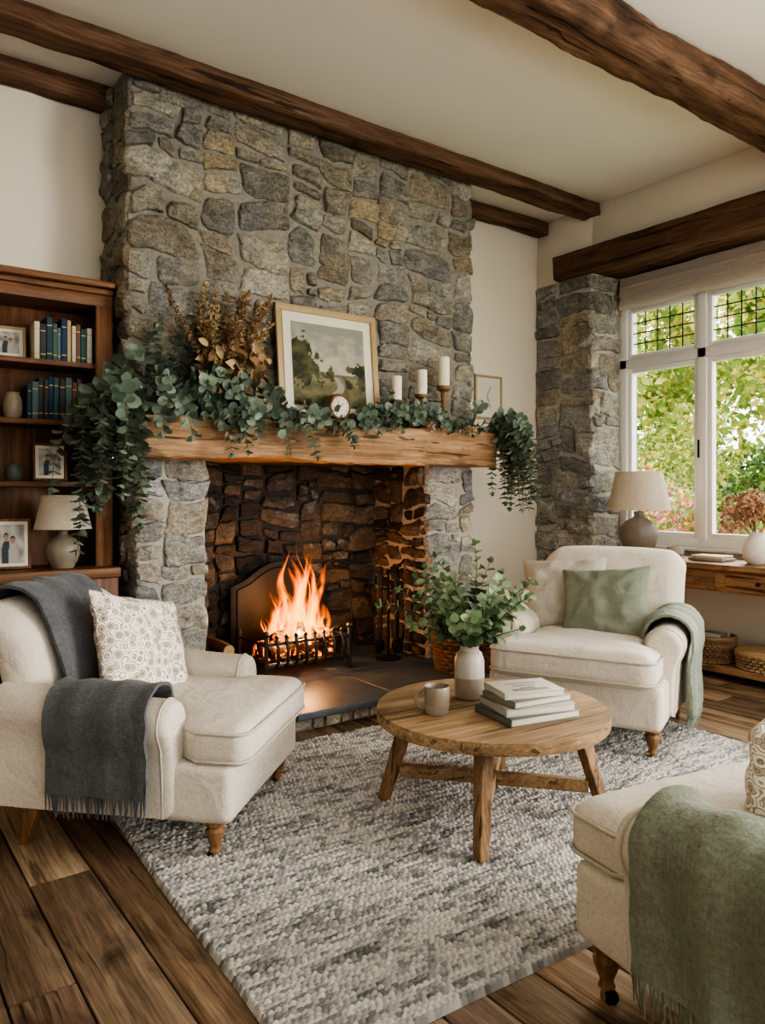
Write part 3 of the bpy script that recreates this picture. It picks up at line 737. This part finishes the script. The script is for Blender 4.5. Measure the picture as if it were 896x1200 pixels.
# ---------------------------------------------------------------- mantel objects
def frame(mb,M4,w,h,fw,matw,fn,nx=60,ny=40,dep=.022):
    mb.T=M4; mb.col=(1,1,1); mb.mi=0
    mb.rbox((0,0,fw/2),(w,dep,fw),.004,2); mb.rbox((0,0,h-fw/2),(w,dep,fw),.004,2)
    mb.rbox((-w/2+fw/2,0,h/2),(fw,dep*.98,h-.002),.004,2); mb.rbox((w/2-fw/2,0,h/2),(fw,dep*.98,h-.002),.004,2)
    if fw>.03:
        for (cx_,cz_,ww,hh) in ((0,fw+.003,w-2*fw,.007),(0,h-fw-.003,w-2*fw,.007),(-w/2+fw+.003,h/2,.007,h-2*fw),(w/2-fw-.003,h/2,.007,h-2*fw)): mb.rbox((cx_,-.006,cz_),(ww,.012,hh),.003,1)
    mb.mi=1; mb.rbox((0,.003,h/2),(w-fw,.008,h-fw),.001,1)
    mb.mi=2; a,b_=w-2*fw-2*matw,h-2*fw-2*matw
    mb.grid(nx,ny,lambda u,v:V(((u-.5)*a,-.0025,h/2+(v-.5)*b_)),fn)
    mb.col=(1,1,1)
def lerp(a,b,t): return tuple(a[i]+(b[i]-a[i])*t for i in range(3))
def landscape(u,v):
    n=noise.noise(V((u*6,v*10,1)))*.5+noise.noise(V((u*16,v*22,2)))*.3; f=noise.noise(V((u*50,v*50,2)))
    if v>.42+.02*math.sin(u*7):
        c=lerp((.46,.42,.31),(.25,.26,.225),max(0,min(1,(v-.42)/.5+n*1.2)))
    elif v>.37: c=(.13,.14,.10)
    else:
        c=lerp((.07,.07,.03),(.22,.195,.10),max(0,min(1,v/.36+n*1.0+f*.2)))
        if abs(u-.58-.3*(v-.2)+.05*math.sin(v*20))<.03+.06*(1-v/.36): c=(.32,.30,.23)
    for (cx,cy,r) in ((.12,.56,.25),(.25,.44,.15),(.93,.42,.13),(.80,.39,.08),(.04,.40,.18),(.5,.385,.05)):
        d=math.hypot((u-cx)*1.25,v-cy)+.16*noise.noise(V((u*9,v*9,5)))+.08*noise.noise(V((u*26,v*26,5)))
        if d<r: c=lerp((.025,.03,.012),(.11,.105,.045),max(0,min(1,.45+n*1.6+f*.4)))
    return c
mb=MB(); frame(mb,MT((2.395,3.785,1.606),0,math.radians(-5.5)),.70,.685,.035,.062,landscape,120,90); mb.make('framed_landscape_painting',['gold','paper','vc'])
def botan(u,v):
    d=abs(u-.5-.1*math.sin(v*9)); return (.35,.36,.28) if d<.04+.1*max(0,noise.noise(V((u*9,v*9,2)))) and .12<v<.88 else (.66,.62,.54)
mb=MB(); frame(mb,MT((4.16,4.299,1.77)),.29,.345,.018,.045,botan,30,30,.02); mb.make('framed_print',['gold','paper','vc'])
mb=MB(); Rx=Matrix.Rotation(pi/2,3,'X'); mb.mi=0; CY=3.735
mb.rbox((2.40,CY,1.618),(.15,.065,.022),.006,2)
mb.lathe([(0,-.03),(.072,-.03),(.078,-.02),(.078,.02),(.072,.032),(.062,.034),(.060,.026)],(2.40,CY,1.698),40,R=Rx)
mb.mi=1; mb.lathe([(.061,.027),(.03,.0275),(0,.028)],(2.40,CY,1.698),40,R=Rx)
mb.mi=2
for k in range(12):
    a=k*pi/6; mb.rbox((2.40+.050*math.sin(a),CY-.029,1.698+.050*math.cos(a)),(.003,.001,.010),.0003,1,R=Matrix.Rotation(a,3,'Y'))
mb.rbox((2.408,CY-.030,1.708),(.004,.001,.03),.0003,1,R=Matrix.Rotation(.8,3,'Y')); mb.rbox((2.39,CY-.030,1.713),(.003,.001,.042),.0003,1,R=Matrix.Rotation(-.5,3,'Y'))
mb.make('mantel_clock',['case','paper','iron'])
for (X,hz_,ch,r) in ((2.86,.17,.15,.034),(3.065,.22,.16,.034),(3.25,.29,.19,.038)):
    mb=MB(); mb.mi=0; k=hz_
    mb.lathe([(0,0),(.052,0),(.054,.012),(.03,.024),(.018,.04),(.024,.25*k+.03),(.030,.4*k+.01),(.02,.5*k+.01),(.015,.6*k+.01),(.022,.78*k),(.02,.86*k),(.045,.93*k),(.047,k),(0,k)],(X,3.775,1.606),28)
    mb.mi=1; mb.lathe([(0,k),(r,k),(r,k+ch-.004),(r-.004,k+ch),(.012,k+ch-.004),(0,k+ch-.006)],(X,3.775,1.606),28)
    mb.mi=2; mb.tube([(X,3.775,1.606+k+ch-.006),(X+.002,3.775,1.606+k+ch+.008)],.0015,6); mb.make('candle_holder',['leg','wax','iron'])

# ---------------------------------------------------------------- fire
fg=empty('fire_grate')
mb=MB(); HZ=.103; gx0,gx1,gy0,gy1=2.05,2.63,3.96,4.32
for xx in (gx0,gx1):
    for yy in (gy0,gy1):
        mb.tube([(xx,yy,HZ),(xx,yy,HZ+.25)],.013,8); 
    mb.lathe([(0,0),(.016,.004),(.022,.018),(.016,.032),(0,.038)],(xx,gy0,HZ+.248),14)
    mb.tube([(xx,gy0,HZ+.09),(xx,gy1,HZ+.09)],.008); mb.tube([(xx,gy0,HZ+.2),(xx,gy1,HZ+.2)],.008)
mb.rbox(((gx0+gx1)/2,gy0,HZ+.075),(gx1-gx0,.016,.022),.003,1); mb.rbox(((gx0+gx1)/2,gy0,HZ+.205),(gx1-gx0,.016,.018),.003,1)
for k in range(1,9):
    xx=gx0+(gx1-gx0)*k/9; mb.tube([(xx,gy0-.008,HZ+.065),(xx,gy0-.03,HZ+.10),(xx,gy0-.032,HZ+.17),(xx,gy0-.01,HZ+.225),(xx,gy0-.01,HZ+.24)],.010,8)
    mb.lathe([(0,0),(.012,.003),(.014,.011),(0,.028)],(xx,gy0-.01,HZ+.236),10)
for k in range(7):
    yy=gy0+.03+.05*k; mb.tube([(gx0,yy,HZ+.08),(gx1,yy,HZ+.08)],.007,6)
mb.make('basket_bars',['steel'],fg)
mb=MB(); n=24
w2=.35
out=[(-w2,0),(w2,0),(w2,.50)]
for k in range(1,n): 
    t=k/n; x_=w2-2*w2*t; out.append((x_,.50+.09*math.sin(pi*t)+(.06 if .15<t<.85 else 0)*math.sin(pi*(t-.15)/.7)))
out.append((-w2,.50))
def fb(y,s_): return [V((2.38+a*s_,y,HZ+.0+(b_-.3)*s_+.3)) for a,b_ in out]
mb.loft([fb(4.42,.99),fb(4.415,1),fb(4.40,1),fb(4.395,.97)]); mb.loft([fb(4.395,.90),fb(4.388,.88)])
mb.make('fireback',['iron'],fg)
mb=MB()
def log(a,b_,r,seed):
    a=V(a);b_=V(b_);n=14; pts=[a+(b_-a)*k/n+noise.noise_vector(V((k*.5,seed,0)))*.008 for k in range(n+1)]
    mb.tube(pts,[r*(1+.12*noise.noise(V((k*.7,seed,3)))) for k in range(n+1)],12)
log((2.10,4.05,.235),(2.58,4.12,.235),.045,1); log((2.12,4.22,.24),(2.60,4.2,.24),.045,2); log((2.15,4.08,.31),(2.5,4.24,.33),.038,3); log((2.55,4.02,.31),(2.25,4.25,.36),.036,4); log((2.30,4.0,.30),(2.42,4.22,.42),.03,5)
for k in range(60): 
    c=V((U(2.1,2.58),U(4.0,4.27),.205+U(-.005,.01))); mb.rbox(c,(U(.02,.045),U(.02,.04),.03),.008,1,R=rz(U(0,3)))
mb.make('burning_logs',['ember'],fg)
mb=MB(); random.seed(21)
def flame(P,h,w,a,ph):
    nu,nv=8,22; P=V(P); rr=U(0,1)
    def f(u,v):
        s_=(2*u-1); ww=w*((1-v)**.75)*((v+.12)**.35)*1.35
        cx=.10*h*math.sin(v*4.2+ph)*v**.8+.03*h*math.sin(v*11+ph*2)*v; cy=.07*h*math.cos(v*3.6+ph*1.7)*v
        tw=a+v*1.3*math.sin(ph)
        return P+V((math.cos(tw)*s_*ww+cx,math.sin(tw)*s_*ww+cy+.25*ww*s_*s_,h*v))
    mb.grid(nu,nv,f,lambda u,v:(u,v,rr))
for k in range(28):
    t=U(-1,1); xx=2.39+t*.17; yy=U(4.06,4.24); hh=(1-.6*abs(t))*U(.24,.60)+.05
    flame((xx,yy,.27+U(-.03,.05)),hh,U(.04,.085),U(-.9,.9),U(0,6.3))
for k in range(14):
    flame((2.35+U(-.22,.22),U(4.0,4.26),.24+U(0,.08)),U(.10,.2),U(.02,.04),U(-1.5,1.5),U(0,6.3))
mb.make('fire_flames',['flame'],fg,180)
random.seed(5)
for (x_,y_,z_,e_) in ((2.38,4.06,.50,10),(2.30,4.02,.36,4)):
    l=bpy.data.lights.new('fire_light','POINT'); l.energy=e_; l.color=(1,.48,.20); l.shadow_soft_size=.03; o=bpy.data.objects.new('fire_light',l); COL.objects.link(o); o.location=(x_,y_,z_); o.parent=fg
mb=MB(); bx,by=2.98,4.02
mb.lathe([(0,0),(.085,0),(.088,.008),(.03,.02),(.008,.03),(0,.03)],(bx,by,HZ),24); mb.tube([(bx,by,HZ),(bx,by,HZ+.56)],.009); mb.lathe([(0,0),(.014,.006),(.016,.02),(0,.04)],(bx,by,HZ+.555),12)
mb.tube([(bx-.08,by,HZ+.46),(bx+.08,by,HZ+.46)],.006); mb.tube([(bx,by-.08,HZ+.46),(bx,by+.08,HZ+.46)],.006)
for k,(dx,dy) in enumerate(((-.08,0),(.08,0),(0,-.08),(0,.08))):
    p=V((bx+dx,by+dy,HZ)); mb.tube([p+V((0,0,.08)),p+V((0,0,.54))],.0075,8)
    mb.lathe([(0,0),(.01,.004),(.013,.03),(.009,.06),(.014,.07),(0,.085)],p+V((0,0,.50)),12)
    if k==0: mb.rbox(p+V((0,0,.09)),(.06,.012,.10),.005,2)
    if k==1: mb.lathe([(0,.03),(.028,.03),(.03,.08),(.014,.13),(0,.13)],p,14)
    if k==2: mb.tube([p+V((0,0,.09)),p+V((.02,0,.06)),p+V((.035,0,.08))],.006,8)
    if k==3: mb.rbox(p+V((0,0,.07)),(.05,.012,.06),.005,2)
mb.make('fireplace_tool_set',['iron'])
mb=MB()
for k,(x_,z_,r) in enumerate(((1.73,.05,.048),(1.83,.048,.045),(1.93,.045,.04),(1.78,.13,.045),(1.88,.125,.04),(1.83,.195,.036))):
    mb.mi=0; mb.tube([(x_,3.99,HZ+z_),(x_+.01,4.15,HZ+z_),(x_,4.32,HZ+z_)],[r,r*1.03,r],14); mb.mi=1; mb.lathe([(r*.9,0),(r*.5,.002),(0,.002)],(x_,3.988,HZ+z_),14,R=Rx)
mb.make('firewood_stack',['bark','cut'])

# ---------------------------------------------------------------- baskets
def basket(name,c,r0,r1,h,sq=1,colr=(.30,.175,.085),N=28,rs_=.017):
    mb=MB(); rows=int(h/rs_)
    for k in range(rows):
        t=k/(rows-1); r=r0+(r1-r0)*t; pts=[]; cc_=[]
        for j in range(N*4):
            a=2*pi*j/(N*4); rr_=r+.008*math.sin(N*a+pi*(k%2)); pts.append(V((c[0]+rr_*math.cos(a),c[1]+rr_*math.sin(a)*sq,c[2]+.01+(h-.02)*t)))
        g=U(.7,1.3); mb.col=tuple(x*g for x in colr); mb.tube(pts,rs_*.56,6,closed=True)
    mb.col=tuple(x*1.1 for x in colr); mb.tube([V((c[0]+(r1+.003)*math.cos(2*pi*j/40),c[1]+(r1+.003)*sq*math.sin(2*pi*j/40),c[2]+h)) for j in range(40)],.014,8,closed=True)
    mb.lathe([(0,.006),(r0,.006)],c,24,fn=lambda p:V((p.x,p.y*sq,p.z)))
    return mb
BXc,BYc=3.19,3.50
mb=basket('log_basket',(BXc,BYc,.103),.175,.205,.27,1,(.19,.12,.068),18,.023)
for j in (0,1):
    pts=[V((BXc+.2*(1 if j else -1),BYc+.06*math.sin(b2),.103+.27+.06*math.cos(b2))) for b2 in [-pi/2+pi*k/8 for k in range(9)]]; mb.tube(pts,.01,6)
mb.make('wicker_log_basket',['wick'])

# ---------------------------------------------------------------- window desk
dk=empty('window_desk')
mb=MB(); mb.rbox((4.77,2.13,.727),(.52,2.98,.036),.006,2,1); mb.rbox((4.79,2.13,.64),(.46,2.90,.14),.004,1)
mb.rbox((4.79,2.13,.070),(.44,2.92,.045),.006,2)
for yy in (.70,1.65,3.56):
    for xx in (4.58,4.99): mb.rbox((xx,yy,.355),(.055,.055,.71),.005,2)
mb.make('desk_body',['desk'],dk)
mb=MB()
for (a,b2) in ((2.66,3.52),(1.70,2.58),(.74,1.61)):
    mid_=(a+b2)/2
    for (p,q) in ((a,mid_-.006),(mid_+.006,b2)):
        g=U(.9,1.15); mb.mi=0; mb.col=(g,g,g); mb.rbox((4.558,(p+q)/2,.64),(.016,q-p,.115),.004,2); mb.mi=1; mb.lathe([(0,0),(.006,0),(.006,.012),(.014,.02),(.012,.028),(0,.03)],(4.55,(p+q)/2,.64),16,R=Matrix.Rotation(-pi/2,3,'Y'))
mb.make('drawer_front',['desk','iron'],dk)
DZ=.746
def lamp(name,c,k,bcol):
    mb=MB(); mb.mi=0; mb.col=bcol
    mb.lathe([(0,0),(.085*k,0),(.09*k,.01*k),(.115*k,.06*k),(.135*k,.13*k),(.132*k,.19*k),(.10*k,.24*k),(.05*k,.265*k),(.035*k,.28*k),(.038*k,.31*k),(.03*k,.315*k),(0,.315*k)],c,36,fn=lambda p:V((p.x*(1+.02*noise.noise(p*30)),p.y*(1+.02*noise.noise(p*30)),p.z)))
    mb.mi=2; mb.tube([V(c)+V((0,0,.31*k)),V(c)+V((0,0,.60*k))],.007*k,8)
    mb.mi=1; mb.lathe([(.225*k,.325*k),(.165*k,.605*k),(.163*k,.605*k),(.222*k,.325*k)],c,48)
    for zz,rr_ in ((.327,.2255),(.603,.1665)): mb.tube([V(c)+V((rr_*k*math.cos(2*pi*j/48),rr_*k*math.sin(2*pi*j/48),zz*k)) for j in range(48)],.003*k,6,closed=True)
    mb.make(name,['vcs','shade','iron'])
lamp('table_lamp',(4.82,3.40,DZ),1.0,(.22,.19,.155))
mb=MB(); mb.col=(.42,.37,.30); mb.lathe([(0,0),(.03,0),(.055,.02),(.058,.06),(.05,.075),(.046,.07),(.05,.03),(0,.012)],(4.82,3.10,DZ),28); mb.make('ceramic_bowl',['vcs'])
mb=MB()
for k,(w,c) in enumerate(((.24,(.45,.36,.25)),(.21,(.6,.52,.4)))): mb.col=c; mb.rbox((4.74,2.78,DZ+.010+.018*k),(.17,w,.017),.003,1,R=rz(.1*k))
mb.make('book_pair',['vc'])
hy=empty('hydrangea_vase',(4.74,2.48,DZ))
mb=MB(); mb.col=(.74,.71,.65); mb.lathe([(0,0),(.05,0),(.075,.03),(.085,.09),(.07,.15),(.045,.18),(.05,.2),(.044,.2),(.038,.18),(0,.16)],(0,0,0),36); mb.make('vase',['vcs'],hy)
mb=MB(); HP=[(.56,.36,.24),(.62,.44,.31),(.48,.33,.18),(.58,.46,.28)]
for c in ((-.12,.08,.28),(.05,.09,.31),(0,-.08,.33),(.02,.03,.40),(-.11,-.03,.36),(-.02,.12,.37)):
    hc=random.choice(HP)
    for i in range(190):
        d=V((U(-1,1),U(-1,1),U(-1,1))).normalized(); g=U(.6,1.4); leaf(mb,V(c)+d*.062,(d+V((U(-1,1),U(-1,1),U(-1,1)))).normalized(),d,.024,.022,tuple(x*g for x in hc),.2)
    mb.mi=1; mb.tube([(0,0,.15),(c[0]*.5,c[1]*.5,.22),c],.003,5)
mb.make('hydrangea_blooms',['dry','stem'],hy,80)
mb=basket('b',(4.70,2.74,.094),.115,.125,.16,1.0,(.26,.165,.09)); 
for k in range(4): g=U(.3,.8); mb.col=(g*.6,g*.6,g*.5); mb.rbox((4.65+.034*k,2.74,.20),(.025,.14,.16),.003,1,R=Matrix.Rotation(.1*k-.1,3,'Y'))
mb.make('wicker_basket',['wick'])
mb=basket('b',(4.72,2.40,.094),.14,.15,.10,1.2,(.42,.29,.16)); mb.lathe([(.155,.108),(.15,.125),(.1,.135),(0,.138)],(4.72,2.40,.094),32,fn=lambda p:V((p.x,p.y*1.2,p.z))); mb.make('lidded_wicker_basket',['wick'])

# ---------------------------------------------------------------- bookcase
bc=empty('bookcase')
BX0,BX1=-.75,1.19; FY=4.03
mb=MB(); mb.box2((BX0,4.285,0),(BX1,4.305,2.28)); 
for xx in (BX0,.20,BX1-.03): mb.box2((xx,FY+.01,.8),(xx+.03,4.285,2.26),.003)
for xx in (BX0,.17,BX1-.085): mb.box2((xx,FY-.01,.80),(xx+.085,FY+.012,2.2),.004)
mb.box2((BX0,3.92,0.06),(BX1,4.285,.77),.004)
for (a,b2) in ((-.70,-.30),(-.26,.16),(.24,.66),(.70,1.13)):
    mb.box2((a,3.905,.12),(b2,3.921,.72),.004); mb.box2((a+.06,3.897,.18),(b2-.06,3.906,.66),.004)
mb.make('case_uprights',['case'],bc)
mb=MB()
for zt in (1.865,1.565,1.255): mb.box2((BX0+.03,FY+.012,zt-.026),(BX1-.03,4.285,zt),.003)
mb.box2((BX0-.01,3.89,.77),(BX1+.005,4.285,.82),.006)
mb.box2((BX0,FY-.012,2.16),(BX1,4.29,2.22),.003); mb.box2((BX0-.01,FY-.03,2.22),(BX1+.0,4.29,2.25),.008,2); mb.box2((BX0-.02,FY-.06,2.25),(BX1+.005,4.29,2.285),.012,2); mb.box2((BX0,3.91,0),(BX1,4.285,.08),.004)
mb.make('case_shelves',['caseX'],bc)
def books(mb,x0,x1,z,hmin,hmax):
    x=x0; P_=[(.03,.07,.09),(.04,.10,.10),(.55,.50,.38),(.06,.06,.06),(.10,.16,.17),(.45,.36,.2),(.03,.05,.10),(.18,.1,.06),(.62,.58,.48),(.08,.13,.10)]
    while x<x1-.015:
        w=U(.018,.034); h=U(hmin,hmax); d=U(.14,.17); c=random.choice(P_); y=FY+.035+U(0,.012)
        mb.col=c; mb.rbox((x+w/2,y+d/2,z+h/2),(w-.002,d,h),.003,1); mb.col=(.5,.4,.2)
        for t in (.15,.8): mb.rbox((x+w/2,y-.0005,z+h*t),(w-.006,.002,.006),.0005,1)
        mb.col=(.7,.66,.56); mb.rbox((x+w/2,y+d/2+.003,z+h-.002),(w-.007,d-.01,.006),.0005,1)
        x+=w
mb=MB(); books(mb,.82,1.10,1.866,.17,.225); books(mb,.79,1.10,1.566,.17,.225); books(mb,-.6,.1,1.566,.17,.225); books(mb,-.5,.1,1.866,.17,.225); books(mb,.26,.56,1.256,.17,.225); books(mb,.26,.6,1.866,.17,.225); mb.make('bookshelf_books',['vc'])
def photo(seed):
    def f(u,v):
        c=(.40,.38,.35); n=noise.noise(V((u*4+seed,v*4,seed)))*.25; c=tuple(max(.05,k+n) for k in c)
        for cx,hh,cl_ in ((.38,.66,(.06,.07,.09)),(.60,.58,(.42,.40,.37))):
            if math.hypot(u-cx,(v-hh)*.9)<.075: c=(.36,.24,.17)
            elif math.hypot(u-cx,(v-hh-.04)*.9)<.085: c=(.08,.05,.03)
            elif v<hh-.08 and abs(u-cx)<.10+.05*sm(hh-.08,hh-.3,v): c=cl_
        return c
    return f
for (X,y,z,w,h,s_) in ((.72,4.16,1.868,.16,.17,1),(.915,4.16,1.258,.165,.20,2),(.71,4.06,.823,.19,.25,3),(.0,4.16,1.258,.2,.24,4)):
    mb=MB(); frame(mb,MT((X,y,z),math.radians(-6),math.radians(-9)),w,h,.014,.016,photo(s_),30,36,.014); mb.make('photo_frame',['case' if s_!=1 else 'gold','paper','vc'])
mb=MB(); mb.col=(.32,.27,.2); mb.lathe([(0,0),(.03,0),(.042,.02),(.045,.07),(.038,.11),(.03,.12),(.032,.13),(0,.132)],(.735,4.13,1.567),24); mb.make('ceramic_jar',['vcs'])
mb=MB(); mb.col=(.10,.11,.09); mb.lathe([(0,0),(.03,0),(.04,.02),(.04,.06),(.03,.085),(0,.09)],(.74,4.13,1.257),24); mb.make('small_pot',['vcs'])
lamp('table_lamp',(.94,4.00,.823),.60,(.28,.24,.185))

# ---------------------------------------------------------------- light
w=bpy.data.worlds.new('World'); S.world=w; w.use_nodes=True; nt=w.node_tree; bg=nt.nodes['Background']; bg.inputs[0].default_value=(.98,.985,1.0,1); bg.inputs[1].default_value=2.4
l=bpy.data.lights.new('sun','SUN'); l.energy=4.0; l.angle=math.radians(25); l.color=(1,.96,.89); o=bpy.data.objects.new('sun',l); COL.objects.link(o)
o.rotation_euler=V((-.80,-.25,-.55)).to_track_quat('-Z','Y').to_euler()
def area(name,loc,dirv,sx,sy,e,col=(1,.985,.965)):
    l=bpy.data.lights.new(name,'AREA'); l.shape='RECTANGLE'; l.size=sx; l.size_y=sy; l.energy=e; l.color=col
    o=bpy.data.objects.new(name,l); COL.objects.link(o); o.location=loc; o.rotation_euler=V(dirv).to_track_quat('-Z','Z').to_euler()
area('added_side_fill',(5.2,-1.4,1.75),(-1,.3,-.02),2.2,2.0,190)  # unseen area lamp added as side fill to brighten the room
# ---------------------------------------------------------------- camera
cam=bpy.data.cameras.new('camera'); co=bpy.data.objects.new('camera',cam); COL.objects.link(co); S.camera=co
cam.sensor_fit='VERTICAL'; cam.sensor_height=36; cam.lens=887/1200*36; cam.shift_y=-23/1200; cam.clip_start=.05
co.location=(0,0,1.2); co.rotation_euler=(pi/2,0,math.radians(-36.1))
try:
    S.view_settings.view_transform='AgX'; S.view_settings.look='AgX - High Contrast'; S.view_settings.exposure=.72
except Exception as ex: print(ex)
